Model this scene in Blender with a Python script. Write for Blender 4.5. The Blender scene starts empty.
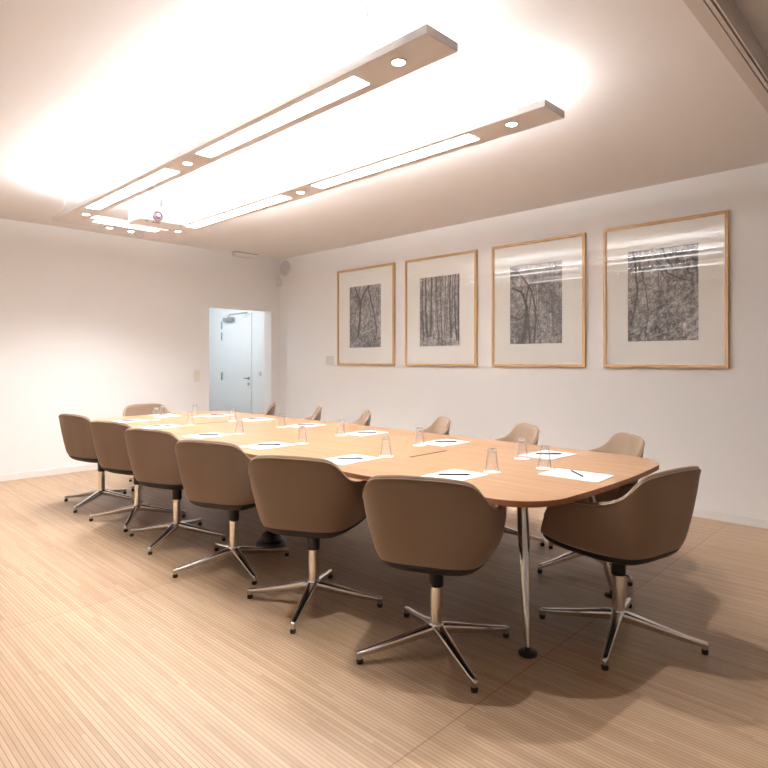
import bpy, bmesh, math, random
from mathutils import Vector, Matrix
random.seed(7)
PI = math.pi
scene = bpy.context.scene
C = scene.collection

# ------------------------------------------------------------------ helpers
def new_obj(name, mesh, mats, parent=None, smooth=False):
    o = bpy.data.objects.new(name, mesh)
    C.objects.link(o)
    if mats is not None:
        for m in (mats if isinstance(mats, (list, tuple)) else [mats]):
            mesh.materials.append(m)
    if parent is not None:
        o.parent = parent
    if smooth:
        for p in mesh.polygons:
            p.use_smooth = True
    return o

def obj(name, bm, mats, parent=None, smooth=False, sharp=None):
    bmesh.ops.recalc_face_normals(bm, faces=bm.faces)
    me = bpy.data.meshes.new(name)
    if sharp is not None:
        for e in bm.edges:
            if len(e.link_faces) == 2 and e.calc_face_angle(0) > sharp:
                e.smooth = False
    bm.to_mesh(me)
    bm.free()
    return new_obj(name, me, mats, parent, smooth)

def thing(name, label, cat, loc=(0, 0, 0), rz=0, group=None):
    o = bpy.data.objects.new(name, None)
    o.empty_display_size = 0.1
    C.objects.link(o)
    o.location = loc
    o.rotation_euler = (0, 0, rz)
    tag(o, label, cat, group)
    return o

def tag(o, label, cat, group=None):
    o['label'] = label
    o['category'] = cat
    if group:
        o['group'] = group
    return o

def struct(o):
    o['kind'] = 'structure'
    return o

def dup(root):
    r = root.copy(); C.objects.link(r)
    for ch in root.children:
        c = ch.copy(); C.objects.link(c); c.parent = r
        for g in ch.children:
            d = g.copy(); C.objects.link(d); d.parent = c
    return r

def box(bm, x0, x1, y0, y1, z0, z1, mi=0, bevel=0.0, seg=2):
    r = bmesh.ops.create_cube(bm, size=1)
    vs = r['verts']
    for v in vs:
        v.co = Vector(((x0+x1)/2 + v.co.x*(x1-x0), (y0+y1)/2 + v.co.y*(y1-y0), (z0+z1)/2 + v.co.z*(z1-z0)))
    fs = list({f for v in vs for f in v.link_faces})
    for f in fs:
        f.material_index = mi
    if bevel > 0:
        es = list({e for f in fs for e in f.edges})
        bmesh.ops.bevel(bm, geom=es, offset=bevel, segments=seg, affect='EDGES', profile=0.5)

def lathe(bm, prof, n=28, cx=0, cy=0, close=True, mi=0):
    rings = []
    for r, z in prof:
        if r < 1e-6:
            rings.append([bm.verts.new((cx, cy, z))])
        else:
            rings.append([bm.verts.new((cx+r*math.cos(2*PI*i/n), cy+r*math.sin(2*PI*i/n), z)) for i in range(n)])
    for a, b in zip(rings[:-1], rings[1:]):
        for i in range(n):
            j = (i+1) % n
            if len(a) == 1 and len(b) == 1:
                continue
            if len(a) == 1:
                f = bm.faces.new((a[0], b[j], b[i]))
            elif len(b) == 1:
                f = bm.faces.new((a[i], a[j], b[0]))
            else:
                f = bm.faces.new((a[i], a[j], b[j], b[i]))
            f.material_index = mi
    if close:
        for rg in (rings[0], rings[-1]):
            if len(rg) > 2:
                f = bm.faces.new(rg); f.material_index = mi

def tube(bm, pts, rad, n=10, cap=True):
    pts = [Vector(p) for p in pts]
    if not isinstance(rad, (list, tuple)):
        rad = [rad]*len(pts)
    rings = []
    up = None
    for i, p in enumerate(pts):
        t = (pts[min(i+1, len(pts)-1)] - pts[max(i-1, 0)]).normalized()
        if up is None:
            up = Vector((0, 0, 1)) if abs(t.z) < .9 else Vector((1, 0, 0))
        u = (up - t*up.dot(t)).normalized()
        w = t.cross(u)
        up = u
        rings.append([bm.verts.new(p + rad[i]*(math.cos(2*PI*k/n)*u + math.sin(2*PI*k/n)*w)) for k in range(n)])
    for a, b in zip(rings[:-1], rings[1:]):
        for k in range(n):
            bm.faces.new((a[k], a[(k+1) % n], b[(k+1) % n], b[k]))
    if cap:
        bm.faces.new(rings[0]); bm.faces.new(rings[-1])

def prism(bm, poly, z0, z1, mi=0):
    a = [bm.verts.new((x, y, z0)) for x, y in poly]
    b = [bm.verts.new((x, y, z1)) for x, y in poly]
    n = len(poly)
    fs = [bm.faces.new(a), bm.faces.new(b)]
    for i in range(n):
        fs.append(bm.faces.new((a[i], a[(i+1) % n], b[(i+1) % n], b[i])))
    for f in fs:
        f.material_index = mi

def crom(tab, s):
    n = len(tab)-1
    x = min(max(s, 0), 1)*n
    i = min(int(x), n-1); t = x-i
    p = [tab[max(i-1, 0)], tab[i], tab[i+1], tab[min(i+2, n)]]
    return [0.5*((2*p[1][k]) + (-p[0][k]+p[2][k])*t + (2*p[0][k]-5*p[1][k]+4*p[2][k]-p[3][k])*t*t + (-p[0][k]+3*p[1][k]-3*p[2][k]+p[3][k])*t**3) for k in range(len(tab[0]))]

# ------------------------------------------------------------------ materials
def mat(name, col, rough=.5, metal=0.0, spec=.5, emis=None, estr=0, coat=0):
    m = bpy.data.materials.new(name); m.use_nodes = True
    b = m.node_tree.nodes['Principled BSDF']
    b.inputs['Base Color'].default_value = (*col, 1)
    b.inputs['Roughness'].default_value = rough
    b.inputs['Metallic'].default_value = metal
    b.inputs['Specular IOR Level'].default_value = spec
    b.inputs['Coat Weight'].default_value = coat
    if emis:
        b.inputs['Emission Color'].default_value = (*emis, 1)
        b.inputs['Emission Strength'].default_value = estr
    return m

def N(m, typ, **kw):
    n = m.node_tree.nodes.new(typ)
    for k, v in kw.items():
        setattr(n, k, v)
    return n

def L(m, a, b):
    m.node_tree.links.new(a, b)

def math_n(m, op, a, b=None, c=None):
    n = N(m, 'ShaderNodeMath', operation=op)
    for i, v in enumerate((a, b, c)):
        if v is None: continue
        if isinstance(v, (int, float)): n.inputs[i].default_value = v
        else: L(m, v, n.inputs[i])
    return n.outputs[0]

def noise_paint(name, col, amt=.02, rough=.85):
    m = mat(name, col, rough, spec=.25)
    b = m.node_tree.nodes['Principled BSDF']
    tc = N(m, 'ShaderNodeTexCoord'); ns = N(m, 'ShaderNodeTexNoise')
    ns.inputs['Scale'].default_value = 60; ns.inputs['Detail'].default_value = 4
    L(m, tc.outputs['Object'], ns.inputs['Vector'])
    bp = N(m, 'ShaderNodeBump'); bp.inputs['Strength'].default_value = .04; bp.inputs['Distance'].default_value = .002
    L(m, ns.outputs['Fac'], bp.inputs['Height']); L(m, bp.outputs['Normal'], b.inputs['Normal'])
    return m

M_wall = noise_paint('wall_paint', (.885, .872, .862))
M_ceil = noise_paint('ceiling_paint', (.85, .815, .795))
M_trimw = mat('white_trim', (.84, .82, .80), .4)
M_track = mat('track_paint', (.62, .56, .52), .5)
M_groove = mat('groove_dark', (.06, .045, .04), .8)
M_lobby = mat('lobby_paint', (.80, .82, .83), .7)
M_door = mat('door_paint', (.78, .81, .83), .4)
M_chrome = mat('polished_aluminium', (.72, .70, .68), .14, 1.0)
M_colm = mat('chrome_column', (.80, .77, .74), .12, 1.0)
M_black = mat('black_plastic', (.012, .011, .011), .38)
M_pan = mat('dark_underpan', (.012, .009, .007), .6)
M_grip = mat('gripper_bronze', (.30, .25, .22), .45, .4)
M_steel = mat('brushed_steel', (.42, .42, .43), .32, 1.0)
M_plast = mat('white_plastic', (.80, .77, .74), .4)
M_plastg = mat('pale_grey_plastic', (.72, .68, .66), .45)
M_lamp = mat('lamp_lacquer', (.74, .70, .68), .42)
M_proj = mat('projector_white', (.82, .82, .84), .35)
M_vent = mat('vent_grey', (.20, .20, .23), .5)
M_lens = mat('lens_ring', (.10, .07, .09), .2)
M_lensg = mat('lens_glass', (.30, .12, .16), .05, coat=1)
M_paper = mat('white_paper', (.86, .86, .88), .8)
M_coast = mat('paper_coaster', (.88, .88, .87), .8)
M_pen = mat('navy_pen', (.012, .014, .028), .3)
M_penm = mat('pen_clip', (.5, .5, .52), .25, 1)
M_mat = mat('cream_mount', (.91, .90, .87), .9)
M_switch = mat('cream_switch', (.80, .745, .66), .4)
M_grey = mat('grey_marks', (.45, .40, .38), .5)

STRIP_E = 7.0; UP_E = 50.0; SPOT_W = 47.0; BULB_E = 45.0; LOBBY_E = 6.3
M_strip = mat('strip_diffuser', (1, 1, 1), .5, emis=(.935, .967, 1), estr=STRIP_E)
M_up = mat('uplight_cover', (1, 1, 1), .5, emis=(.935, .967, 1), estr=UP_E)
M_bulb = mat('halogen_bulb', (1, 1, 1), .5, emis=(1, .96, .93), estr=BULB_E)
M_lobl = mat('lobby_panel', (1, 1, 1), .5, emis=(.90, .96, 1), estr=LOBBY_E)

def glassy(name, tint, f0, rough=0.0, edge=1.0, power=5):
    m = bpy.data.materials.new(name); m.use_nodes = True
    nt = m.node_tree; nt.nodes.clear()
    out = N(m, 'ShaderNodeOutputMaterial'); mx = N(m, 'ShaderNodeMixShader')
    tr = N(m, 'ShaderNodeBsdfTransparent'); gl = N(m, 'ShaderNodeBsdfGlossy'); lw = N(m, 'ShaderNodeLayerWeight')
    tr.inputs['Color'].default_value = (*tint, 1)
    gl.inputs['Roughness'].default_value = rough
    lw.inputs['Blend'].default_value = .5
    f = math_n(m, 'ADD', math_n(m, 'MULTIPLY', math_n(m, 'POWER', lw.outputs['Facing'], power), (1-f0)*edge), f0)
    L(m, f, mx.inputs[0]); L(m, tr.outputs[0], mx.inputs[1]); L(m, gl.outputs[0], mx.inputs[2])
    L(m, mx.outputs[0], out.inputs[0])
    return m
M_glaze = glassy('picture_glass', (.99, .99, .985), .07)
M_tumbler = glassy('clear_glass', (.992, .992, .992), .07, .03, .9, 2.6)
M_glassbase = mat('thick_glass', (.95, .95, .95), .02)
M_glassbase.node_tree.nodes['Principled BSDF'].inputs['Transmission Weight'].default_value = 1
M_glassbase.node_tree.nodes['Principled BSDF'].inputs['IOR'].default_value = 1.5

# upholstery
M_fab = mat('taupe_upholstery', (.23, .155, .105), .72, spec=.3)
def fab_nodes(m):
    b = m.node_tree.nodes['Principled BSDF']
    tc = N(m, 'ShaderNodeTexCoord'); ns = N(m, 'ShaderNodeTexNoise')
    ns.inputs['Scale'].default_value = 900; ns.inputs['Detail'].default_value = 2
    L(m, tc.outputs['Object'], ns.inputs['Vector'])
    bp = N(m, 'ShaderNodeBump'); bp.inputs['Strength'].default_value = .12; bp.inputs['Distance'].default_value = .001
    L(m, ns.outputs['Fac'], bp.inputs['Height']); L(m, bp.outputs['Normal'], b.inputs['Normal'])
    b.inputs['Sheen Weight'].default_value = .25
    b.inputs['Sheen Tint'].default_value = (1, .85, .7, 1)
fab_nodes(M_fab)
M_pipe = mat('taupe_piping', (.40, .30, .22), .6)

# wood veneer (table top), grain along Y
def wood(name, c1, c2, c3, scale, axis='Y', rough=.35):
    m = mat(name, c1, rough)
    b = m.node_tree.nodes['Principled BSDF']
    tc = N(m, 'ShaderNodeTexCoord'); mp = N(m, 'ShaderNodeMapping')
    sc = {'Y': (scale, scale*.045, scale), 'X': (scale*.05, scale, scale), 'Z': (scale, scale, scale*.05)}[axis]
    mp.inputs['Scale'].default_value = sc
    L(m, tc.outputs['Object'], mp.inputs['Vector'])
    ns = N(m, 'ShaderNodeTexNoise'); ns.inputs['Scale'].default_value = 1.0; ns.inputs['Detail'].default_value = 8; ns.inputs['Roughness'].default_value = .65
    L(m, mp.outputs[0], ns.inputs['Vector'])
    cr = N(m, 'ShaderNodeValToRGB')
    e = cr.color_ramp.elements
    e[0].position = .32; e[0].color = (*c2, 1); e[1].position = .68; e[1].color = (*c3, 1)
    k = e.new(.5); k.color = (*c1, 1)
    L(m, ns.outputs['Fac'], cr.inputs[0]); L(m, cr.outputs[0], b.inputs['Base Color'])
    return m
M_table = wood('pearwood_veneer', (.385, .22, .112), (.32, .175, .083), (.44, .262, .14), 22, 'Y', .32)
M_edge = wood('pearwood_edge', (.34, .14, .065), (.28, .11, .05), (.40, .18, .085), 30, 'Y', .4)
M_framev = wood('oak_frame', (.58, .36, .17), (.52, .31, .14), (.64, .41, .21), 40, 'Z', .45)
M_frameh = wood('oak_frame_rail', (.58, .36, .17), (.52, .31, .14), (.64, .41, .21), 40, 'Y', .45)

# bamboo floor: slats 17 mm wide running along Y
def floor_mat():
    m = mat('bamboo_slats', (.6, .4, .25), .42)
    b = m.node_tree.nodes['Principled BSDF']
    tc = N(m, 'ShaderNodeTexCoord'); sx = N(m, 'ShaderNodeSeparateXYZ')
    L(m, tc.outputs['Object'], sx.inputs[0])
    X, Y = sx.outputs[0], sx.outputs[1]
    u = math_n(m, 'DIVIDE', X, .0172)
    iu = math_n(m, 'FLOOR', u); fu = math_n(m, 'FRACT', u)
    wn = N(m, 'ShaderNodeTexWhiteNoise', noise_dimensions='1D'); L(m, iu, wn.inputs['W'])
    # staggered slat joints
    v = math_n(m, 'ADD', math_n(m, 'DIVIDE', Y, .9), math_n(m, 'MULTIPLY', wn.outputs['Value'], 7.3))
    iv = math_n(m, 'FLOOR', v)
    cx = N(m, 'ShaderNodeCombineXYZ'); L(m, iu, cx.inputs[0]); L(m, iv, cx.inputs[1])
    wn2 = N(m, 'ShaderNodeTexWhiteNoise', noise_dimensions='2D'); L(m, cx.outputs[0], wn2.inputs['Vector'])
    # sheets: seams at Y = 1.3 + 2k, across X in 1.0 m wide sheets
    ty = math_n(m, 'DIVIDE', math_n(m, 'SUBTRACT', Y, 1.30), 2.0)
    tx = math_n(m, 'DIVIDE', math_n(m, 'ADD', X, .14), 1.806)
    cs = N(m, 'ShaderNodeCombineXYZ'); L(m, math_n(m, 'FLOOR', tx), cs.inputs[0]); L(m, math_n(m, 'FLOOR', ty), cs.inputs[1])
    wn3 = N(m, 'ShaderNodeTexWhiteNoise', noise_dimensions='2D'); L(m, cs.outputs[0], wn3.inputs['Vector'])
    # grain
    mp = N(m, 'ShaderNodeMapping'); mp.inputs['Scale'].default_value = (130, 5, 1)
    L(m, tc.outputs['Object'], mp.inputs['Vector'])
    ns = N(m, 'ShaderNodeTexNoise'); ns.inputs['Scale'].default_value = 1; ns.inputs['Detail'].default_value = 6
    L(m, mp.outputs[0], ns.inputs['Vector'])
    mp2 = N(m, 'ShaderNodeMapping'); mp2.inputs['Scale'].default_value = (9, 1.6, 1)
    L(m, tc.outputs['Object'], mp2.inputs['Vector'])
    n2 = N(m, 'ShaderNodeTexNoise'); n2.inputs['Scale'].default_value = 1; n2.inputs['Detail'].default_value = 3
    L(m, mp2.outputs[0], n2.inputs['Vector'])
    t = math_n(m, 'MULTIPLY', wn2.outputs['Value'], .34)
    t = math_n(m, 'ADD', t, math_n(m, 'MULTIPLY', ns.outputs['Fac'], .34))
    t = math_n(m, 'ADD', t, math_n(m, 'MULTIPLY', n2.outputs['Fac'], .40))
    t = math_n(m, 'ADD', t, math_n(m, 'MULTIPLY', wn3.outputs['Value'], .10))
    cr = N(m, 'ShaderNodeValToRGB')
    e = cr.color_ramp.elements
    e[0].position = .25; e[0].color = (.375, .236, .136, 1); e[1].position = .90; e[1].color = (.58, .418, .270, 1)
    L(m, t, cr.inputs[0])
    # groove
    d = math_n(m, 'ABSOLUTE', math_n(m, 'SUBTRACT', fu, .5))
    g = N(m, 'ShaderNodeMapRange'); g.inputs[1].default_value = .425; g.inputs[2].default_value = .47
    L(m, d, g.inputs[0])
    fs = math_n(m, 'ABSOLUTE', math_n(m, 'SUBTRACT', math_n(m, 'FRACT', math_n(m, 'ADD', ty, .5)), .5))
    sm = math_n(m, 'LESS_THAN', fs, .0012)
    gg = math_n(m, 'MAXIMUM', math_n(m, 'MULTIPLY', g.outputs[0], .88), math_n(m, 'MULTIPLY', sm, .6))
    mx = N(m, 'ShaderNodeMix', data_type='RGBA')
    L(m, gg, mx.inputs['Factor']); L(m, cr.outputs[0], mx.inputs['A']); mx.inputs['B'].default_value = (.17, .075, .035, 1)
    L(m, mx.outputs['Result'], b.inputs['Base Color'])
    bp = N(m, 'ShaderNodeBump', invert=True); bp.inputs['Strength'].default_value = .25; bp.inputs['Distance'].default_value = .002
    L(m, g.outputs[0], bp.inputs['Height']); L(m, bp.outputs['Normal'], b.inputs['Normal'])
    return m
M_floor = floor_mat()

# ------------------------------------------------------------------ the room
XR, YB, ZC, ZN = 5.35, 7.38, 2.83, 2.94
XL, YF = -1.6, -2.6
WT = .18
DX0, DX1, DZ = 4.17, 5.20, 2.043
def slab(name, bxs, m, bevel=0):
    bm = bmesh.new()
    for b in bxs:
        box(bm, *b, bevel=bevel)
    return struct(obj(name, bm, m))
slab('floor', [(XL-WT, XR+.5, YF-WT, 10.1, -.12, 0)], M_floor)
slab('wall_right', [(XR, XR+.15, YF-WT, YB+WT, 0, 3.05)], M_wall)
slab('wall_back', [(XL, DX0, YB, YB+WT, 0, 3.05), (DX1, XR, YB, YB+WT, 0, 3.05), (DX0, DX1, YB, YB+WT, DZ, 3.05)], M_wall)
slab('wall_left', [(XL-WT, XL, YF-WT, YB+WT, 0, 3.05)], M_wall)
slab('wall_front', [(XL, XR, YF-WT, YF, 0, 3.05)], M_wall)
slab('ceiling', [(XL, XR, .828, YB, ZC, 3.05), (XL, XR, YF, .73, ZN, 3.05), (XL, XR, .73, .828, 2.86, 3.05)], M_ceil)
# folding-wall track let into the ceiling
slab('trim_1', [(XL, XR, .766, .828, 2.822, 2.862)], M_track)
slab('trim_2', [(XL, XR, .743, .7605, 2.822, 2.862), (XL, XR, .7265, .7335, 2.822, ZN)], M_track)
slab('trim_3', [(XL, XR, .7605, .766, 2.834, 2.862), (XL, XR, .7335, .743, 2.85, 2.862)], M_groove)
slab('baseboard_right', [(XR-.012, XR, YF, YB, 0, .068)], M_trimw)
slab('baseboard_back', [(XL, DX0, YB-.012, YB, 0, .068), (DX1, XR-.012, YB-.012, YB, 0, .068)], M_trimw)
slab('baseboard_left', [(XL, XL+.012, YF, YB-.012, 0, .068)], M_trimw)
# boxed riser beside the corner
slab('trim_4', [(XR-.006, XR, 7.19, YB, .068, 2.36)], M_wall)
# lobby behind the doorway
LX0, LX1, LY1 = 3.7, 5.60, 9.95
slab('wall_lobby_end', [(LX0, LX1+.12, LY1, LY1+.12, 0, 2.6)], M_lobby)
slab('wall_lobby_right', [(LX1, LX1+.12, YB+WT, 8.50, 0, 2.6), (LX1, LX1+.12, 9.45, LY1, 0, 2.6), (LX1, LX1+.12, 8.5, 9.45, 2.10, 2.6),
                          (XR+.15, LX1+.12, YB+WT-.03, YB+WT, 0, 2.6)], M_lobby)
slab('wall_lobby_left', [(LX0-.12, LX0, YB+WT, LY1+.12, 0, 2.6)], M_lobby)
slab('ceiling_lobby', [(LX0-.12, LX1+.12, YB+WT, LY1+.12, 2.6, 2.7)], M_lobby)
bm = bmesh.new(); box(bm, 4.3, 4.9, 8.2, 9.4, 2.575, 2.60)
tag(obj('ceiling_light_panel', bm, M_lobl), 'cool white ceiling light panel in the lobby beyond the doorway', 'ceiling light')
# the door in the lobby
bm = bmesh.new(); box(bm, LX1-.012, LX1+.045, 8.505, 9.445, .005, 2.095, bevel=.002)
door = struct(obj('door_1', bm, M_door))
door['label'] = 'white flush door with closer seen through the doorway'
bm = bmesh.new()
for z in (1.88, 1.70, 1.0):
    box(bm, LX1-.028, LX1-.012, 9.415, 9.443, z-.075, z+.075, bevel=.002)
for z0 in (1.88, 1.70, 1.0):
    pass
bm.free()
for z in (1.93, 1.73, 1.02):
    bm = bmesh.new(); lathe(bm, [(.012, z-.07), (.012, z+.07)], 12, LX1-.024, 9.43)
    obj('hinge', bm, M_steel, door, True, .6)
bm = bmesh.new()
box(bm, LX1-.075, LX1-.013, 9.02, 9.32, 1.99, 2.05, bevel=.006)
cl = obj('door_closer', bm, M_steel, door)
bm = bmesh.new(); tube(bm, [(LX1-.06, 9.15, 2.06), (LX1-.20, 8.86, 2.085), (LX1-.03, 8.60, 2.11)], .011, 8)
obj('closer_arm', bm, M_steel, cl, True)
bm = bmesh.new()
tube(bm, [(LX1-.014, 8.58, 1.0), (LX1-.06, 8.58, 1.0), (LX1-.065, 8.60, 1.0), (LX1-.065, 8.65, 1.0)], .011, 10)
tube(bm, [(LX1-.012, 8.58, 1.0), (LX1-.022, 8.58, 1.0)], .026, 16)
hd = obj('door_handle', bm, M_steel, door, True, .6)
bm = bmesh.new(); tube(bm, [(LX1-.012, 8.58, .90), (LX1-.024, 8.58, .90)], .026, 16)
obj('lock_cylinder', bm, M_steel, door, True, .6)

# small fittings
t = thing('light_switch', 'cream double wall switch on the back wall, left of the doorway', 'switch', (3.99, YB, 1.09))
bm = bmesh.new(); box(bm, -.04, .04, -.009, 0, -.075, .075, bevel=.003); obj('switch_plate', bm, M_switch, t)
for z in (-.036, .036):
    bm = bmesh.new(); box(bm, -.028, .028, -.014, -.009, z-.028, z+.028, bevel=.002); obj('rocker', bm, M_switch, t)
t = thing('lobby_switch', 'small white switch on lobby wall right of the far door', 'switch', (LX1, 8.27, 1.08))
bm = bmesh.new(); box(bm, -.009, 0, -.04, .04, -.04, .04, bevel=.003); obj('switch_plate', bm, M_plastg, t)
bm = bmesh.new(); box(bm, -.014, -.009, -.026, .026, -.026, .026, bevel=.002); obj('rocker', bm, M_plastg, t)
t = thing('wall_socket', 'pale grey wall panel left of the first picture', 'socket panel', (XR, 6.21, 1.30))
bm = bmesh.new(); box(bm, -.010, 0, -.075, .075, -.06, .06, bevel=.003); obj('panel_plate', bm, M_plastg, t)
for z in (-.025, .025):
    bm = bmesh.new(); box(bm, -.015, -.010, -.062, .062, z-.019, z+.019, bevel=.002); obj('module', bm, M_plastg, t)
t = thing('wall_clock', 'pale round wall clock high in the corner above the sensor', 'clock', (XR, 7.215, 2.685))
bm = bmesh.new(); lathe(bm, [(0, 0), (.105, 0), (.115, .012), (.115, .028), (.105, .036), (.098, .034), (.096, .026), (0, .026)], 40)
bmesh.ops.transform(bm, matrix=Matrix.Rotation(-PI/2, 4, 'Y'), verts=bm.verts)
obj('clock_body', bm, M_plastg, t, True, .6)
bm = bmesh.new(); prism(bm, [(-.004, -.02), (.004, -.02), (.046, .0), (.046, .007), (.004, .002), (.003, .06), (-.003, .06)], .0272, .0300)
bmesh.ops.transform(bm, matrix=Matrix(((0, 0, -1, 0), (1, 0, 0, 0), (0, 1, 0, 0), (0, 0, 0, 1))), verts=bm.verts)
obj('clock_hands', bm, M_plastg, t)
t = thing('motion_sensor', 'small pale motion sensor in the corner below the round clock', 'sensor', (XR, YB, 2.475), PI/4)
bm = bmesh.new(); box(bm, -.085, -.02, -.034, .034, -.055, .055, bevel=.014, seg=3)
obj('sensor_body', bm, M_plast, t, True, .8)
bm = bmesh.new(); box(bm, -.022, .0, -.03, .03, -.03, .03, bevel=.004)
obj('bracket', bm, M_plastg, t)
t = thing('emergency_light', 'slim pale emergency light on the ceiling above the doorway', 'emergency light', (4.67, 7.27, ZC))
bm = bmesh.new(); box(bm, -.18, .18, -.05, .05, -.012, 0, bevel=.003); obj('base_plate', bm, M_grey, t)
bm = bmesh.new(); box(bm, -.185, .185, -.055, .055, -.055, -.012, bevel=.014, seg=3); obj('housing', bm, M_plast, t, True, .9)

# ------------------------------------------------------------------ framed forest photographs
def sm(a, b, x):
    t = min(max((x-a)/(b-a), 0), 1); return t*t*(3-2*t)
class VN:
    def __init__(s, seed):
        s.r = random.Random(seed); s.t = [s.r.random() for _ in range(4096)]
    def __call__(s, x, y):
        i, j = math.floor(x), math.floor(y); fx, fy = x-i, y-j
        fx = fx*fx*(3-2*fx); fy = fy*fy*(3-2*fy)
        h = lambda a, b: s.t[(a*57+b*131+a*b*7) & 4095]
        return (h(i, j)*(1-fx)+h(i+1, j)*fx)*(1-fy)+(h(i, j+1)*(1-fx)+h(i+1, j+1)*fx)*fy
def seg_d(px, py, a, b):
    dx, dy = b[0]-a[0], b[1]-a[1]
    q = dx*dx+dy*dy
    t = min(max(((px-a[0])*dx+(py-a[1])*dy)/q, 0), 1)
    return math.hypot(px-a[0]-t*dx, py-a[1]-t*dy), t
def forest(kind, nx, ny):
    v = VN(kind*11+3); r = random.Random(kind*5+1)
    asp = .585/.81
    strokes = []   # (pts, w0, w1, value)
    if kind == 0:
        strokes += [([(.28, .18), (.33, .45), (.34, .72), (.16, 1.0)], .030, .014, .05),
                    ([(.34, .70), (.45, .84), (.63, 1.0)], .022, .016, .05), ([(.31, .68), (.30, .85), (.36, 1.0)], .012, .008, .1),
                    ([(.86, .28), (.78, .55), (.64, .85), (.62, 1.0)], .016, .014, .06), ([(0, .80), (.2, .84), (.34, .80)], .008, .008, .12),
                    ([(0, .55), (.33, .57)], .006, .005, .15), ([(.9, .5), (.92, 1)], .008, .006, .15), ([(.4, .22), (.8, .31)], .018, .012, .72)]
    elif kind == 1:
        for x, w, l in ((.17, .022, .03), (.31, .018, -.02), (.08, .012, .02), (.45, .012, .05), (.55, .010, .03), (.78, .018, .02), (.90, .014, .03), (.66, .008, -.02), (.98, .018, 0)):
            strokes.append(([(x+l, r.uniform(0, .18)), (x-.01, .5), (x-l*.3, 1.0)], w, w*.7, .05))
        for k in range(10):
            x = r.random(); strokes.append(([(x, .2), (x+r.uniform(-.06, .06), 1.0)], .005, .004, .15))
    elif kind == 2:
        strokes += [([(.24, 0), (.33, .35), (.27, .62), (.05, .72)], .034, .012, .06), ([(.40, 0), (.36, .30), (.33, .62), (.50, .85)], .016, .008, .1),
                    ([(.48, .02), (.50, .45), (.36, .75), (.1, .95)], .018, .008, .08), ([(.0, .36), (.2, .32), (.3, .38)], .012, .010, .1),
                    ([(.42, 0), (.38, .4), (.46, .7)], .010, .006, .15), ([(.6, .1), (.55, .5), (.7, .9)], .006, .004, .2)]
        for k in range(10):
            x = r.uniform(.5, 1); strokes.append(([(x, .1), (x+r.uniform(-.1, .1), 1.0)], .005, .003, .22))
    else:
        strokes += [([(.05, .2), (.14, .55), (.08, 1)], .012, .010, .1), ([(.25, 0), (.30, .4), (.16, .9)], .008, .006, .15),
                    ([(.45, .30), (.7, .42), (1, .58)], .016, .010, .62), ([(.85, 0), (1, .18)], .014, .012, .7),
                    ([(.4, .9), (.62, .7), (.9, .62)], .010, .006, .12), ([(.5, 1), (.65, .78)], .012, .010, .12), ([(.2, .02), (.6, .1), (.9, .12)], .01, .01, .6)]
        for k in range(14):
            x = r.random(); y = r.uniform(.5, .9); strokes.append(([(x, y), (x+r.uniform(-.25, .25), y+r.uniform(-.2, .25))], .005, .003, r.choice((.12, .6))))
    fin = []
    for pts, w0, w1, val in strokes:      # bend every stroke into a smooth, slightly wandering curve
        if len(pts) == 2: pts = [pts[0], ((pts[0][0]+pts[1][0])/2+r.uniform(-.02, .02), (pts[0][1]+pts[1][1])/2), pts[1]]
        q = [crom(pts, t/9) for t in range(10)]
        q = [(a+.006*math.sin(t*2.1+w0*900), b_) for t, (a, b_) in enumerate(q)]
        fin.append((q, w0, w1, val))
    strokes = [(q, w0, w1, val, min(p[0] for p in q)-.04, max(p[0] for p in q)+.04) for q, w0, w1, val in fin]
    vals = []
    for j in range(ny):
        y = j/(ny-1)
        for i in range(nx):
            x = i/(nx-1)
            fine = v(x*70, y*95)
            med = v(x*22+9, y*28+5)
            vert = v(x*40+3, y*7)
            big = v(x*4+20, y*4+7)
            base = [.46, .53, .46, .42][kind]
            g = base + .50*(fine-.5)+.34*(med-.5)+(.30 if kind == 1 else .14)*(vert-.5)+.26*(big-.5)
            g += (.14, .16, .12, .05)[kind]*(y-.5)
            if kind == 3:
                g += .20*math.exp(-((x-.4)**2+(y-.7)**2)/.04)
                if y < .25: g += .25*(v(x*30, y*45)-.45)
            if y < .22:
                g += .22*(v(x*50+2, y*60)-.55)
            for pts, w0, w1, val, xa, xb in strokes:
                if not xa < x < xb: continue
                n = len(pts)-1
                for k in range(n):
                    d, t = seg_d(x*asp+.006*(med-.5), y, (pts[k][0]*asp, pts[k][1]), (pts[k+1][0]*asp, pts[k+1][1]))
                    w = w0+(w1-w0)*(k+t)/n
                    if d < w*1.2:
                        f = (1-sm(w*.45, w*1.2, d))*(.9 if val < .3 else .25+.5*fine)
                        g = g*(1-f)+(val+.08*(fine-.5))*f
            vals.append(min(max(g, .02), .95))
    return vals
M_print = bpy.data.materials.new('forest_print'); M_print.use_nodes = True
b = M_print.node_tree.nodes['Principled BSDF']; b.inputs['Roughness'].default_value = .8
at = N(M_print, 'ShaderNodeAttribute', attribute_name='Ink'); L(M_print, at.outputs['Color'], b.inputs['Base Color'])

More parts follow.
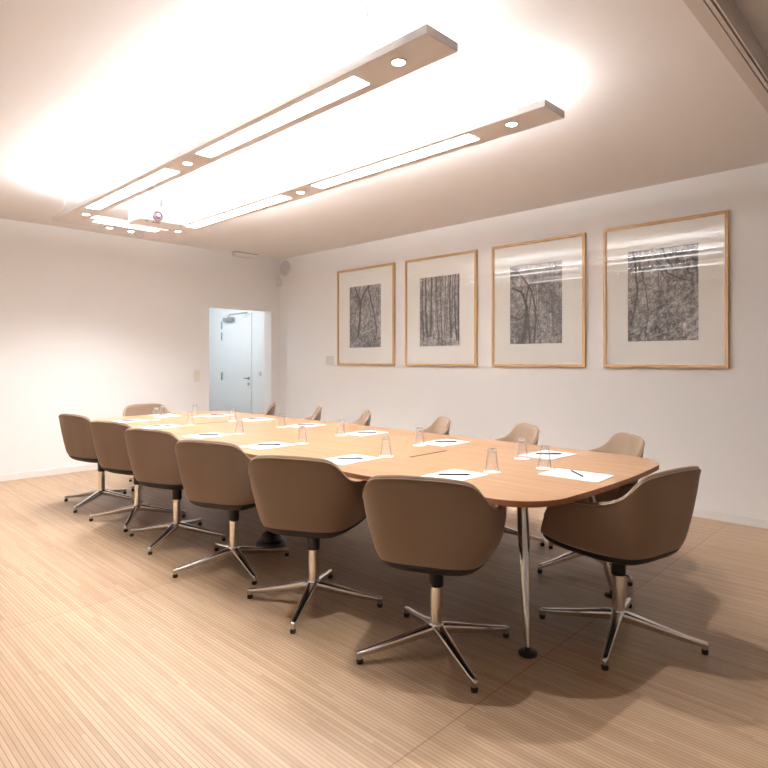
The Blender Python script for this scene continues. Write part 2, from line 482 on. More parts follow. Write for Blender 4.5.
FR = [((4.972, 6.028), 'forest photograph with a forked tree, light wood frame, leftmost of four', 'first'),
      ((3.745, 4.790), 'forest photograph of slim upright trunks, light wood frame, second from left'),
      ((2.508, 3.548), 'framed forest photograph with a bent leaning trunk, third from the left'),
      ((1.305, 2.332), 'framed forest photograph of tangled fallen branches, rightmost of four')]
for k, fr in enumerate(FR):
    (y0, y1), lab = fr[0], fr[1]
    z0, z1 = 1.237, 2.508
    w = (y1-y0)/2; h = (z1-z0)/2; cy = (y0+y1)/2
    t = thing('framed_picture', lab, 'picture', (XR, cy, z0), 0, 'framed forest photographs on the right wall')
    FW = .026; D0, D1 = -.034, -.002
    bm = bmesh.new()
    # mitred frame ring
    def ring(hw, zz0, zz1, x): return [bm.verts.new((x, -hw, zz0)), bm.verts.new((x, hw, zz0)), bm.verts.new((x, hw, zz1)), bm.verts.new((x, -hw, zz1))]
    H = 2*h
    A = ring(w, 0, H, D1); B = ring(w, 0, H, D0); Ci = ring(w-FW, FW, H-FW, D0); Dd = ring(w-FW, FW, H-FW, D1)
    for P, Q in ((A, B), (B, Ci), (Ci, Dd), (Dd, A)):
        for i in range(4):
            f = bm.faces.new((P[i], P[(i+1) % 4], Q[(i+1) % 4], Q[i]))
            f.material_index = 1 if i in (0, 2) else 0
    bmesh.ops.bevel(bm, geom=[e for e in bm.edges if all(abs(v.co.x-D0) < 1e-6 for v in e.verts) and abs(e.verts[0].co.y) > 0], offset=.0015, segments=2, affect='EDGES')
    obj('frame', bm, [M_framev, M_frameh], t)
    pw, pz0, pz1 = .2925, 1.468-z0, 2.275-z0
    poff = 5.502-cy if k == 0 else (4.275-cy if k == 1 else (3.039-cy if k == 2 else 1.82-cy))
    # window mount with bevelled opening
    bm = bmesh.new()
    xo = -.018
    o = [bm.verts.new((xo, a*(w-FW), zz)) for a, zz in ((-1, FW), (1, FW), (1, H-FW), (-1, H-FW))]
    i1 = [bm.verts.new((xo, poff+a*(pw), zz)) for a, zz in ((-1, pz0), (1, pz0), (1, pz1), (-1, pz1))]
    i2 = [bm.verts.new((xo+.003, poff+a*(pw-.002), zz)) for a, zz in ((-1, pz0+.002), (1, pz0+.002), (1, pz1-.002), (-1, pz1-.002))]
    bk = [bm.verts.new((xo+.003, a*(w-FW), zz)) for a, zz in ((-1, FW), (1, FW), (1, H-FW), (-1, H-FW))]
    for P, Q in ((o, i1), (i1, i2), (i2, bk), (bk, o)):
        for i in range(4):
            bm.faces.new((P[i], P[(i+1) % 4], Q[(i+1) % 4], Q[i]))
    obj('window_mount', bm, M_mat, t)
    nx, ny = 104, 144
    vals = forest(k, nx, ny)
    vs = [(-.0135, poff+pw-2*pw*i/(nx-1), pz0+(pz1-pz0)*j/(ny-1)) for j in range(ny) for i in range(nx)]
    fs = [(j*nx+i, j*nx+i+1, (j+1)*nx+i+1, (j+1)*nx+i) for j in range(ny-1) for i in range(nx-1)]
    # backing sheet thickness
    nb = len(vs)
    cr4 = [0, nx-1, ny*nx-1, (ny-1)*nx]
    vs += [(-.0115, vs[c][1], vs[c][2]) for c in cr4]
    fs += [(nb+3, nb+2, nb+1, nb)]
    me = bpy.data.meshes.new('print'); me.from_pydata(vs, [], fs)
    ca = me.color_attributes.new('Ink', 'FLOAT_COLOR', 'POINT')
    buf = []
    for q in vals:
        l = .055+.78*q**1.6
        buf += [l*1.03, l*.97, l*.96, 1]
    buf += [.5, .5, .5, 1]*4
    ca.data.foreach_set('color', buf)
    new_obj('print', me, M_print, t)
    bm = bmesh.new(); box(bm, -.026, -.024, -(w-FW), w-FW, FW, H-FW)
    bmesh.ops.delete(bm, geom=[f for f in bm.faces if abs(f.calc_center_median().x+.024) < 1e-5], context='FACES')
    obj('glazing', bm, M_glaze, t)
    bm = bmesh.new(); box(bm, -.008, -.004, -(w-FW), w-FW, FW, H-FW)
    obj('backing_board', bm, M_mat, t)

# ------------------------------------------------------------------ pendant light
ZL = 2.595; TL = .038
lamp = thing('pendant_light', 'long U-shaped suspended light with two parallel bars over the table', 'ceiling light', (2.365, 3.8, ZL))
ox, oy = 2.365, 3.8
bm = bmesh.new()
poly = [(1.795-ox, 1.50-oy), (2.00-ox, 1.50-oy), (2.00-ox, 5.66-oy), (2.73-ox, 5.66-oy), (2.73-ox, 1.50-oy), (2.94-ox, 1.50-oy), (2.94-ox, 6.02-oy), (1.795-ox, 6.02-oy)]
prism(bm, poly, 0, TL)
bmesh.ops.bevel(bm, geom=list(bm.edges), offset=.0015, segments=1, affect='EDGES')
obj('lamp_body', bm, M_lamp, lamp)
strips = [(1.838, 1.940, 1.97, 3.41), (1.838, 1.940, 3.83, 5.28), (2.765, 2.872, 2.00, 3.42), (2.765, 2.872, 3.80, 5.33), (2.07, 2.67, 5.70, 5.78)]
for x0, x1, y0, y1 in strips:
    bm = bmesh.new(); box(bm, x0-ox, x1-ox, y0-oy, y1-oy, -.0025, .004, bevel=.001)
    obj('strip_diffuser', bm, M_strip, lamp)
for x0, x1, y0, y1 in [(1.81, 1.97, 1.75, 3.5), (1.81, 1.97, 3.7, 5.6), (2.76, 2.92, 1.75, 3.5), (2.76, 2.92, 3.7, 5.6)]:
    bm = bmesh.new(); box(bm, x0-ox, x1-ox, y0-oy, y1-oy, TL-.001, TL+.006, bevel=.001)
    obj('uplight_cover', bm, M_up, lamp)
spots = [(1.885, 1.735), (2.81, 1.745), (1.89, 3.62), (2.82, 3.62), (1.925, 5.53), (2.82, 5.60), (2.28, 5.93), (2.49, 5.93)]
for x, y in spots:
    bm = bmesh.new()
    lathe(bm, [(.028, .002), (.028, -.004), (.033, -.005), (.037, -.002), (.037, .002)], 28, x-ox, y-oy, close=False)
    sp = obj('spotlight_ring', bm, M_lamp, lamp, True, .7)
    bm = bmesh.new(); lathe(bm, [(0, -.0035), (.024, -.0035), (.028, -.001), (.028, .001)], 28, x-ox, y-oy)
    obj('bulb', bm, M_bulb, sp, True, .7)
    ld = bpy.data.lights.new('spot_beam', 'SPOT'); ld.energy = SPOT_W; ld.color = (1, .98, .97)
    ld.spot_size = R150 = math.radians(132); ld.spot_blend = .9; ld.shadow_soft_size = .010
    lo = bpy.data.objects.new('spot_beam', ld); C.objects.link(lo)
    lo.location = (x-ox, y-oy, -.022); lo.parent = lamp
for x in (1.79, 1.97, 2.72, 2.895):
    for y in (1.83, 3.46, 5.65):
        thick = (x == 2.895 and y == 1.83)
        bm = bmesh.new()
        tube(bm, [(x-ox, y-oy, TL-.002), (x-ox, y-oy, ZC-ZL-.001)], .0065 if thick else .0011, 10)
        cb = obj('supply_cable' if thick else 'suspension_wire', bm, M_plast if thick else M_steel, lamp, True)
        bm = bmesh.new()
        zc = ZC-ZL
        lathe(bm, [(.011, zc), (.011, zc-.008), (.0085, zc-.010), (.0075, zc-.036), (.003, zc-.044), (.0015, zc-.052)], 14, x-ox, y-oy)
        obj('wire_gripper', bm, M_grip, cb, True, .7)
        if (x, y) in ((1.79, 1.83),):
            bm = bmesh.new(); lathe(bm, [(.004, TL+.002), (.004, TL+.012), (.002, TL+.016)], 10, x-ox, y-oy)
            obj('wire_ferrule', bm, M_steel, cb, True, .7)

# ------------------------------------------------------------------ projector
pj = thing('projector', 'white projector hanging from ceiling at the far end of the suspended light', 'projector', (2.362, 5.075, 2.5))
bm = bmesh.new(); box(bm, -.204, .204, -.128, .128, 0, .102, bevel=.012, seg=3)
obj('housing', bm, M_proj, pj, True, .6)
bm = bmesh.new()
lathe(bm, [(0, 0), (.046, 0), (.046, .012), (.040, .016), (.033, .016), (.031, .006), (0, .006)], 32)
bmesh.ops.transform(bm, matrix=Matrix.Translation((-.055, -.127, .047)) @ Matrix.Rotation(PI/2, 4, 'X'), verts=bm.verts)
lr = obj('lens_ring', bm, M_lens, pj, True, .5)
bm = bmesh.new()
lathe(bm, [(.030, .0065), (.024, .013), (.012, .017), (0, .018)], 28)
bmesh.ops.transform(bm, matrix=Matrix.Translation((-.055, -.127, .047)) @ Matrix.Rotation(PI/2, 4, 'X'), verts=bm.verts)
obj('lens', bm, M_lensg, lr, True)
bm = bmesh.new()
for r0 in range(7):
    box(bm, .135, .158, -.131, -.1275, .016+r0*.011, .022+r0*.011)
    box(bm, .164, .187, -.131, -.1275, .016+r0*.011, .022+r0*.011)
obj('front_vent', bm, M_vent, pj)
bm = bmesh.new()
for r0 in range(8):
    box(bm, -.2065, -.2035, -.09+r0*.022, -.078+r0*.022, .025, .075)
obj('side_vent', bm, M_vent, pj)
bm = bmesh.new(); box(bm, -.115, -.085, -.131, -.1275, .074, .088); obj('indicator_panel', bm, M_vent, pj)
bm = bmesh.new(); box(bm, -.085, -.02, -.10, -.075, -.004, .001); obj('underside_port', bm, M_vent, pj)
bm = bmesh.new(); box(bm, -.15, -.12, -.10, -.085, -.004, .001); obj('underside_port', bm, M_vent, pj)
for x, y in ((-.17, .1), (.17, .1), (.17, -.095), (-.17, -.095)):
    bm = bmesh.new(); lathe(bm, [(.010, .001), (.010, -.006), (.007, -.009)], 12, x, y); obj('foot', bm, M_plastg, pj, True, .6)
bm = bmesh.new()
lathe(bm, [(.058, .100), (.058, .108), (.02, .116), (.017, .20), (.03, .21), (.03, .25), (.017, .26), (.017, .322), (.06, .324), (.06, .329)], 28)
mnt = obj('ceiling_mount', bm, M_proj, pj, True, .5)
bm = bmesh.new()
box(bm, -.075, -.04, -.02, .02, .19, .29, bevel=.004); box(bm, .035, .05, -.03, .03, .17, .30, bevel=.003)
box(bm, -.08, .06, -.012, .012, .225, .24)
obj('mount_bracket', bm, M_vent, mnt)
bm = bmesh.new()
for a in range(4):
    an = PI/4+a*PI/2
    tube(bm, [(.03*math.cos(an), .03*math.sin(an), .108), (.10*math.cos(an), .09*math.sin(an), .110), (.12*math.cos(an), .10*math.sin(an), .098)], .006, 8)
obj('mount_arm', bm, M_proj, mnt, True)
bm = bmesh.new()
pts = []
for q in range(17):
    a = PI*q/16
    pts.append((-.14+.075*math.cos(PI-a)+.03, .11, .01-.115*math.sin(a)**.8))
tube(bm, pts, .0022, 8)
obj('cable_loop', bm, M_grey, pj, True)

# ------------------------------------------------------------------ the table
TX, TY0, TY1, TZ = 2.764, 1.115, 5.985, .74
tb = thing('conference_table', 'long boat-shaped pearwood conference table on tapered chrome legs', 'table', (TX, (TY0+TY1)/2, 0))
tcy = (TY0+TY1)/2; HLt = (TY1-TY0)/2
def half_w(y):       # y measured from the centre
    q = abs(y)/HLt
    return .778 - .050*q*q
def outline(inset=0.0):
    """closed outline (counter-clockwise) with bowed ends and rounded corners"""
    rc = .25
    pts = []
    # build one quadrant: x>0,y>0
    we = half_w(HLt-rc)
    quad = []
    for i in range(10):
        y = (HLt-rc)*i/10
        quad.append((half_w(y), y))
    bow = .05
    for i in range(13):
        a = (PI/2)*i/12
        x = we-rc+rc*math.cos(a) if math.cos(a) > 0 else we-rc
        y = HLt-rc-bow*((we-rc)/we)**2+rc*math.sin(a) if i else HLt-rc-bow*((we-rc)/we)**2
        quad.append((x, y))
    for i in range(1, 6):
        x = (we-rc)*(1-i/5)
        quad.append((x, HLt-bow*(x/we)**2))
    full = quad[:-1] + [(-x, y) for x, y in reversed(quad)]
    full = full[:-1] + [(-x, -y) for x, y in quad] 
    full = full[:-1] + [(x, -y) for x, y in reversed(quad)][0:-1]
    out = []
    for p in full:
        if not out or math.hypot(p[0]-out[-1][0], p[1]-out[-1][1]) > 1e-4:
            out.append(p)
    return out
OUT = outline()
def off(poly, d):
    n = len(poly); r = []
    for i in range(n):
        a, b = poly[i-1], poly[(i+1) % n]
        tx, ty = b[0]-a[0], b[1]-a[1]; l = math.hypot(tx, ty) or 1
        r.append((poly[i][0]-ty/l*d, poly[i][1]+tx/l*d))
    return r
def top_part(ya, yb):
    """table-top section between ya and yb (table centred coordinates)"""
    bm = bmesh.new()
    layers = [(0.0015, TZ, 0), (0, TZ-.0015, 1), (0, TZ-.024, 1), (.018, TZ-.030, 1)]
    rings = []
    for ins, z, _ in layers:
        rings.append([bm.verts.new((x, y, z)) for x, y in off(OUT, ins)])
    n = len(OUT)
    f = bm.faces.new(rings[0]); f.material_index = 0
    f = bm.faces.new(rings[-1]); f.material_index = 1
    for A, B in zip(rings[:-1], rings[1:]):
        for i in range(n):
            f = bm.faces.new((A[i], A[(i+1) % n], B[(i+1) % n], B[i])); f.material_index = 1
    for yy, sgn in ((ya, -1), (yb, 1)):
        if yy is None: continue
        g = list(bm.verts)+list(bm.edges)+list(bm.faces)
        r = bmesh.ops.bisect_plane(bm, geom=g, plane_co=(0, yy, 0), plane_no=(0, sgn, 0), clear_outer=True)
        es = [e for e in r['geom_cut'] if isinstance(e, bmesh.types.BMEdge)]
        nf = bmesh.ops.holes_fill(bm, edges=es)['faces']
        for f in nf: f.material_index = 1
    return bm
S1, S2 = 2.27-tcy, 4.80-tcy
for ya, yb in ((None, S1-.0008), (S1+.0008, S2-.0008), (S2+.0008, None)):
    obj('tabletop', top_part(ya, yb), [M_table, M_edge], tb)
for s in (S1, S2):
    bm = bmesh.new(); box(bm, -.20, .14, s-.009, s+.009, TZ-.001, TZ+.0012, bevel=.0004)
    obj('cable_slot', bm, M_groove, tb)
# undertable rails
bm = bmesh.new()
for x in (-.40, .40):
    box(bm, x-.02, x+.02, -2.05, 2.05, TZ-.075, TZ-.029)
for y in (-2.05, S1, 0, S2, 2.05):
    box(bm, -.42, .42, y-.02, y+.02, TZ-.073, TZ-.029)
obj('underframe', bm, M_steel, tb)
def table_leg(fx, fy, tx, ty):
    bm = bmesh.new()
    pts = []; rd = []
    for i in range(9):
        q = i/8
        pts.append((fx+(tx-fx)*q, fy+(ty-fy)*q, .022+(TZ-.05)*q)); rd.append(.0095+.0175*min(1, q/.6)**.8-.002*max(0, q-.7)/.3)
    tube(bm, pts, rd, 18)
    lg = obj('leg', bm, M_chrome, tb, True, .7)
    bm = bmesh.new(); lathe(bm, [(.042, 0), (.043, .008), (.037, .013), (.014, .016), (.013, .032)], 28, fx, fy)
    obj('foot_disc', bm, M_black, lg, True, .7)
for sx in (-1, 1):
    for sy in (-1, 1):
        fx, fy = sx*.448+.008, (-2.19 if sy < 0 else 1.84)
        table_leg(fx, fy, fx-sx*.13, fy-sy*.11)
for y in (-1, 1):
    pass
bm = bmesh.new()
fx, fy = 2.44-TX, 3.47-tcy
lathe(bm, [(.105, 0), (.106, .018), (.098, .030), (.075, .040), (.068, .060), (.055, .085), (.030, .100), (.028, .60), (.028, TZ-.03)], 36, fx, fy)
obj('cable_column', bm, M_black, tb, True, .7)

# ------------------------------------------------------------------ chairs
BT = [(0, -.238, .449), (.11, -.235, .448), (.197, -.200, .446), (.233, -.115, .443), (.246, 0, .441), (.254, .09, .443), (.257, .175, .450), (.255, .245, .462)]
RM = [(0, -.298, .825), (.127, -.296, .822), (.222, -.270, .800), (.276, -.200, .716), (.293, -.09, .676), (.296, .02, .666), (.293, .10, .660), (.288, .158, .648)]
def shell_pt(s, u, bulge=1.0):
    a = abs(s); sg = 1 if s >= 0 else -1
    p = crom(BT, a); q = crom(RM, a)
    # outward plan normal
    e = .01
    p1 = crom(BT, min(a+e, 1)); p0 = crom(BT, max(a-e, 0)) if a > e else [-crom(BT, e)[0], crom(BT, e)[1], 0]
    q1 = crom(RM, min(a+e, 1)); q0 = crom(RM, max(a-e, 0)) if a > e else [-crom(RM, e)[0], crom(RM, e)[1], 0]
    tx = (p1[0]-p0[0])*(1-u)+(q1[0]-q0[0])*u; ty = (p1[1]-p0[1])*(1-u)+(q1[1]-q0[1])*u
    l = math.hypot(tx, ty); nx, ny = ty/l, -tx/l
    uu = 1-(1-u)**1.13
    x = p[0]*(1-uu)+q[0]*uu; y = p[1]*(1-uu)+q[1]*uu; z = p[2]*(1-u)+q[2]*u
    bl = (.003+.007*min(1, a/.45))*math.sin(PI*u**.8)*bulge
    if u < .12:
        bl -= .007*(1-u/.12)**2
    x += nx*bl; y += ny*bl
    return Vector((sg*x, y, z)), Vector((sg*nx, ny, 0))
def make_chair():
    t = thing('conference_chair', 'x', 'chair')
    bm = bmesh.new()
    NS = 56
    cols = []
    svals = [-1+2*i/NS for i in range(NS+1)]
    us = [0, .04, .10, .2, .32, .45, .58, .7, .82, .92, .985]
    def column(s, shrink=1.0, fwd=0.0):
        col = []
        th = lambda u: (.036-.014*u)
        mid = []
        for u in us:
            P, n = shell_pt(s, u); tt = th(u)*.5
            c = P-n*tt
            col.append((c+n*tt*shrink, u))
        P, n = shell_pt(s, 1.0); tt = th(1)*.5; c = P-n*tt
        for a in (60, 90, 120):
            r = math.radians(a)
            col.append((c+n*math.cos(r)*tt*shrink+Vector((0, 0, math.sin(r)*tt*.7*shrink)), 1))
        for u in reversed(us[1:]):
            P, n = shell_pt(s, u); tt = th(u)*.5
            c = P-n*tt
            col.append((c-n*tt*shrink, u))
        P, n = shell_pt(s, 0); col.append((P-n*.036*.5*(1+shrink)+Vector((0, 0, .01)), 0))
        return [bm.verts.new(p+Vector((0, fwd*(1-.0*u), 0))) for p, u in col]
    for k, (shr, fw) in enumerate(((.25, .017), (.6, .0145), (.87, .009))):
        cols.append(column(-1, shr, fw))
    for s in svals:
        cols.append(column(s))
    for k, (shr, fw) in enumerate(((.87, .009), (.6, .0145), (.25, .017))):
        cols.append(column(1, shr, fw))
    m = len(cols[0])
    for A, B in zip(cols[:-1], cols[1:]):
        for i in range(m):
            bm.faces.new((A[i], A[(i+1) % m], B[(i+1) % m], B[i]))
    bm.faces.new(cols[0]); bm.faces.new(cols[-1])
    sh = obj('shell', bm, M_fab, t, True, 1.2)
    # piping along the rim
    bm = bmesh.new()
    pts = []
    for s in [-1+2*i/70 for i in range(71)]:
        P, n = shell_pt(s, .985); pts.append(P+n*.0012)
    P, n = shell_pt(-1, .55); pts.insert(0, P+Vector((0, .012, 0)))
    P, n = shell_pt(1, .55); pts.append(P+Vector((0, .012, 0)))
    tube(bm, pts, .0022, 6)
    obj('piping', bm, M_pipe, sh, True)
    # seat cushion
    bm = bmesh.new()
    edge = []
    for s in [-1+2*i/48 for i in range(49)]:
        P, n = shell_pt(s, .06); q = P-n*.030
        edge.append(Vector((q.x, q.y, 0)))
    fr0 = edge[-1]; fl0 = edge[0]
    front = []
    for i in range(1, 10):
        q = i/10
        x = fr0.x+(fl0.x-fr0.x)*q
        front.append(Vector((x, fr0.y+.018*math.sin(PI*q)**.6, 0)))
    loop = edge+front
    cen = Vector((0, .03, 0))
    rows = [(1.0, .450), (1.0, .470), (.985, .482), (.95, .489), (.8, .490), (.55, .486), (.28, .483)]
    rr = []
    for f, z in rows:
        rr.append([bm.verts.new((cen.x+(p.x-cen.x)*f, cen.y+(p.y-cen.y)*f, z-.016*max(0, (cen.y+(p.y-cen.y)*f)-.2)/.1*(.6)) ) for p in loop])
    n_ = len(loop)
    for A, B in zip(rr[:-1], rr[1:]):
        for i in range(n_):
            bm.faces.new((A[i], A[(i+1) % n_], B[(i+1) % n_], B[i]))
    bm.faces.new(rr[0]); bm.faces.new(rr[-1])
    obj('seat_cushion', bm, M_fab, t, True, 1.0)
    # dark pan under the seat
    bm = bmesh.new()
    edge = []
    for s in [-1+2*i/48 for i in range(49)]:
        P, n = shell_pt(s, 0); edge.append(P-n*.001)
    a, b_ = edge[-1], edge[0]
    for i in range(1, 10):
        q = i/10
        edge.append(Vector((a.x+(b_.x-a.x)*q, a.y+.017*math.sin(PI*q)**.6, a.z)))
    cen = Vector((0, .02, .378))
    rings = []
    rings.append([bm.verts.new((p.x*.96, p.y*.96, p.z+.018)) for p in edge])
    for ph in (0, 8, 18, 30, 42, 54, 66, 76):
        r_ = math.radians(ph)
        f = math.cos(r_)**.75; g = math.sin(r_)**1.0
        rings.append([bm.verts.new((cen.x+(p.x-cen.x)*f, cen.y+(p.y-cen.y)*f, p.z+.004-(p.z+.004-cen.z)*g)) for p in edge])
    n_ = len(edge)
    for A, B in zip(rings[:-1], rings[1:]):
        for i in range(n_):
            bm.faces.new((A[i], A[(i+1) % n_], B[(i+1) % n_], B[i]))
    bm.faces.new(rings[0]); bm.faces.new(rings[-1])
    obj('underpan', bm, M_pan, t, True, 1.0)
    bm = bmesh.new(); lathe(bm, [(.044, .386), (.040, .372), (.034, .360), (.033, .292), (.031, .288)], 28)
    obj('swivel_mount', bm, M_black, t, True, .7)
    return t
def make_base(t, basang):
    """column and four-star foot as children of the chair, turned by basang relative to the shell"""
    bm = bmesh.new(); lathe(bm, [(.0285, .105), (.0285, .288)], 32)
    obj('column', bm, M_colm, t, True, .7)
    bm = bmesh.new(); lathe(bm, [(.028, .074), (.036, .078), (.038, .100), (.034, .118), (.0305, .124), (.0285, .124)], 32)
    obj('hub', bm, M_chrome, t, True, .7)
    for k in range(4):
        a = k*PI/2
        bm = bmesh.new()
        secs = []
        prof = [(.020, .120, .070, .027), (.06, .113, .066, .026), (.12, .100, .058, .023), (.20, .082, .047, .019), (.28, .066, .036, .0155), (.335, .056, .032, .0145), (.360, .0535, .028, .0135), (.3695, .050, .022, .0115), (.374, .045, .022, .008)]
        for r, zt, zb, hw in prof:
            c = (zt+zb)/2; hh = (zt-zb)/2
            ring = []
            for q in range(14):
                an = 2*PI*q/14
                cx_, sx_ = math.cos(an), math.sin(an)
                e = .55
                yy = hw*math.copysign(abs(cx_)**e, cx_)*(1 if sx_ > -.2 else .72)
                zz = c+hh*math.copysign(abs(sx_)**e, sx_)
                ring.append(bm.verts.new((r, yy, zz)))
            secs.append(ring)
        for A, B in zip(secs[:-1], secs[1:]):
            for q in range(14):
                bm.faces.new((A[q], A[(q+1) % 14], B[(q+1) % 14], B[q]))
        bm.faces.new(secs[0]); bm.faces.new(secs[-1])
        lathe(bm, [(.0125, .020), (.0135, .024), (.0135, .046)], 16, .360, 0)
        lg = obj('leg', bm, M_chrome, t, True, .8)
        lg.rotation_euler = (0, 0, a+basang)
        bm = bmesh.new(); lathe(bm, [(.0135, 0), (.015, .003), (.015, .016), (.0125, .022)], 16, .360, 0)
        obj('glide', bm, M_black, lg, True, .7)
proto = make_chair(); make_base(proto, 0)
R = math.radians
# (x, y, facing (world degrees), star foot angle (world degrees), label)
SIDE_N = 'in the left-hand row of chairs'
CH = [
 (2.074, 1.678, 25, -26.5, 'taupe tub chair seen from behind, nearest the camera in the left row'),
 (2.020, 2.478, 27, 35, 'taupe tub chair in the left row, second from the near end'),
 (2.026, 3.279, 22, -13, 'taupe tub chair in the left row, third from the near end'),
 (2.052, 4.087, 19, 35, 'taupe tub chair in the left row, fourth from the near end'),
 (2.078, 4.815, 16, 53, 'taupe tub chair in the left row, second from its far end'),
 (2.09, 5.615, 12, 35, 'taupe tub chair in the left row, farthest and leftmost of all'),
 (2.783, 1.146, 78, 14, 'taupe tub chair at the near head of the table, side-on on the right'),
 (3.59, 1.68, 133, -24, 'taupe tub chair across the table, nearest one below the pictures'),
 (3.63, 2.42, 140, 20, 'taupe tub chair across the table, second nearest below the pictures'),
 (3.63, 3.20, 140, 10, 'taupe tub chair across the table, third nearest below the pictures'),
 (3.63, 4.10, 140, 30, 'taupe tub chair across the table, fourth nearest below the pictures'),
 (3.63, 4.80, 140, 15, 'taupe tub chair across the table, second farthest below the pictures'),
 (3.63, 5.60, 140, 40, 'taupe tub chair across the table, farthest one, before the doorway'),
 (2.82, 6.04, -84, 25, 'paler-looking taupe tub chair at the far head of the table, facing us'),
]
for i, (x, y, fa, ba, lab) in enumerate(CH):
    c = proto if i == 0 else dup(proto)
    c.location = (x, y, 0); c.rotation_euler = (0, 0, R(fa-90))
    c['label'] = lab; c['category'] = 'chair'
    c['group'] = 'taupe conference chairs around the table'
    k = 0
    for ch in c.children:
        if ch.name.startswith('leg'):
            ch.rotation_euler = (0, 0, R(ba+90*k) - R(fa-90)); k += 1

# ------------------------------------------------------------------ things on the table
def make_glass():
    t = thing('tumbler', 'x', 'glass')
    bm = bmesh.new()
    # upturned tumbler: wide rim down
    prof = [(.0335, .0), (.0345, .0015), (.0225, .112), (.021, .116), (0, .1165)]
    inn = [(.0, .098), (.0195, .099), (.0215, .095), (.0325, .0015), (.0335, 0)]
    lathe(bm, prof+inn, 28, close=False)
    bmesh.ops.remove_doubles(bm, verts=bm.verts, dist=1e-5)
    obj('glass_wall', bm, M_tumbler, t, True, .6)
    bm = bmesh.new()
    lathe(bm, [(0, .0995), (.0185, .100), (.0205, .105), (.0205, .112), (.0195, .1155), (0, .116)], 28)
    obj('thick_base', bm, M_glassbase, t, True, .8)
    return t
g0 = make_glass()
def make_coaster():
    bm = bmesh.new(); lathe(bm, [(0, 0), (.0435, 0), (.044, .0006), (.0435, .0016), (0, .0016)], 32)
    return obj('paper_coaster', bm, M_coast)
c0 = make_coaster()
def make_paper():
    bm = bmesh.new()
    for k in range(3):
        a = R((-.5, .6, 0)[k])
        b2 = bmesh.new(); box(b2, -.148, .148, -.105, .105, k*.0010, k*.0010+.0010)
        bmesh.ops.rotate(b2, verts=b2.verts, cent=(0, 0, 0), matrix=Matrix.Rotation(a, 3, 'Z'))
        me = bpy.data.meshes.new('tmp'); b2.to_mesh(me); b2.free(); bm.from_mesh(me); bpy.data.meshes.remove(me)
    return obj('writing_paper', bm, M_paper)
p0 = make_paper()
def make_pen():
    t = thing('pen', 'x', 'pen')
    bm = bmesh.new()
    tube(bm, [(-.078, 0, .0045), (-.074, 0, .0045), (-.068, 0, .0045), (.066, 0, .0045), (.070, 0, .0045)], [.0008, .002, .0042, .0045, .0035], 12)
    obj('barrel', bm, M_pen, t, True, .7)
    bm = bmesh.new(); box(bm, .028, .066, -.0012, .0012, .0085, .0100); box(bm, .062, .066, -.0012, .0012, .0060, .0090)
    obj('clip', bm, M_penm, t)
    bm = bmesh.new(); tube(bm, [(.070, 0, .0045), (.078, 0, .0045)], .0025, 10); obj('push_button', bm, M_pen, t, True, .7)
    return t
n0 = make_pen()
# seat: glass xy, paper xy, paper angle, pen angle, phrase
LEFTP = ['before the nearest left-row chair', 'before the second left-row chair', 'before the third left-row chair',
         'before the fourth left-row chair', 'before the fifth left-row chair', 'before the farthest left-row chair']
RIGHTP = ['before the nearest chair across the table', 'before the second chair across the table', 'before the third chair across the table',
          'before the fourth chair across the table', 'before the fifth chair across the table', 'before the farthest chair across the table']
SE = []
gl = [(2.51, 1.672), (2.485, 2.385), (2.48, 3.165), (2.475, 3.93), (2.50, 4.745), (2.50, 5.40)]
gr = [(2.972, 1.778), (2.963, 2.54), (2.951, 3.30), (2.965, 4.06), (2.957, 4.80), (2.92, 5.44)]
for i, (x, y) in enumerate(gl):
    SE.append(((x, y), (x-.225, y+.075), 3+(i*37 % 7)-3, -46+(i*29 % 9)-4, LEFTP[i]))
for i, (x, y) in enumerate(gr):
    SE.append(((x, y), (x+.215, y-.045), (i*23 % 7)-3, -46+(i*31 % 9)-4, RIGHTP[i]))
SE.append(((2.782, 1.53), (2.722, 1.328), 92, 48, 'at the near head of the table'))
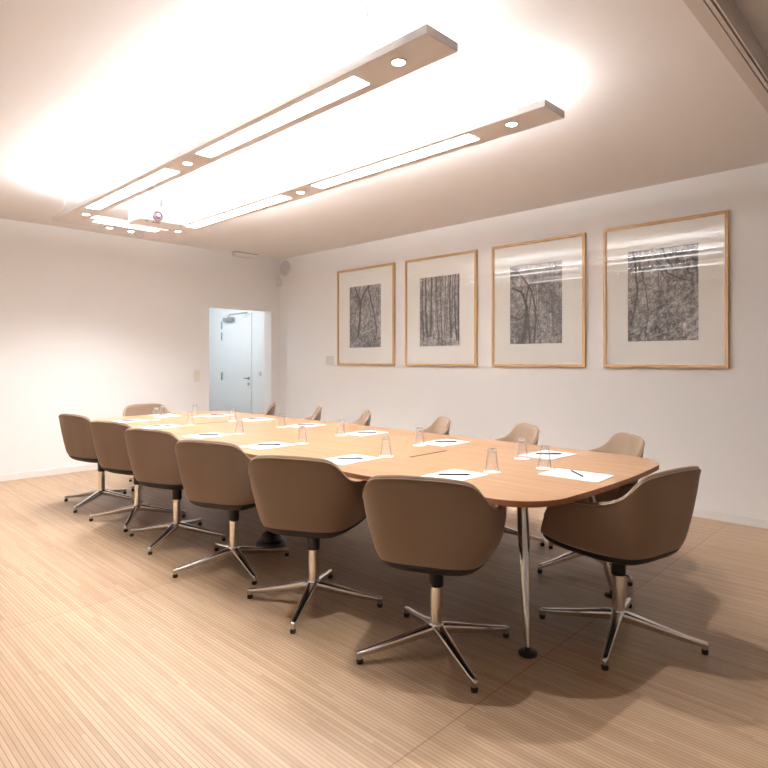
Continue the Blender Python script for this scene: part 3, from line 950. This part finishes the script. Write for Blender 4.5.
SE.append(((2.66, 5.60), (2.76, 5.76), 88, -50, 'at the far head of the table'))
for i, (g, p, pa, na, ph) in enumerate(SE):
    G = g0 if i == 0 else dup(g0)
    K = c0 if i == 0 else dup(c0)
    P = p0 if i == 0 else dup(p0)
    Q = n0 if i == 0 else dup(n0)
    K.location = (g[0], g[1], TZ+.0002)
    G.location = (g[0], g[1], TZ+.0019); G.rotation_euler = (0, 0, i*.7)
    P.location = (p[0], p[1], TZ+.0002); P.rotation_euler = (0, 0, R(pa))
    Q.location = (p[0]+.01, p[1], TZ+.0033); Q.rotation_euler = (0, 0, R(na))
    tag(G, 'clear upturned tumbler on a white coaster '+ph, 'glass', 'upturned tumblers on the table')
    tag(K, 'round white paper coaster under the tumbler '+ph, 'coaster', 'paper coasters on the table')
    tag(P, 'white sheets of writing paper '+ph, 'paper', 'writing paper on the table')
    tag(Q, 'slim dark pen lying on the paper '+ph, 'pen', 'pens on the writing paper')

# ------------------------------------------------------------------ world, camera, view
w = bpy.data.worlds.new('World'); scene.world = w; w.use_nodes = True
w.node_tree.nodes['Background'].inputs[0].default_value = (.9, .93, 1, 1)
w.node_tree.nodes['Background'].inputs[1].default_value = .3
cam = bpy.data.cameras.new('Camera'); co = bpy.data.objects.new('Camera', cam); C.objects.link(co)
scene.camera = co
fpx = 590.6
cam.sensor_width = 36; cam.sensor_height = 36; cam.lens = fpx/768*36
cam.shift_y = -(384-360.5)/768
cam.clip_start = .02
aY = math.atan(571/590.6)     # angle between +X and the viewing direction
co.location = (0, 0, 1.3)
co.rotation_euler = (PI/2, 0, (PI/2-aY)-PI/2 if False else -(PI/2-(PI/2-aY)) )
fw = Vector((math.cos(aY), math.sin(aY), 0))
co.rotation_euler = (PI/2, 0, math.atan2(fw.y, fw.x)-PI/2)
vs_ = scene.view_settings
scene.display_settings.display_device = 'sRGB'
vs_.view_transform = 'Standard'; vs_.look = 'None'; vs_.exposure = 0.72; vs_.gamma = 1.0
vs_.use_curve_mapping = False
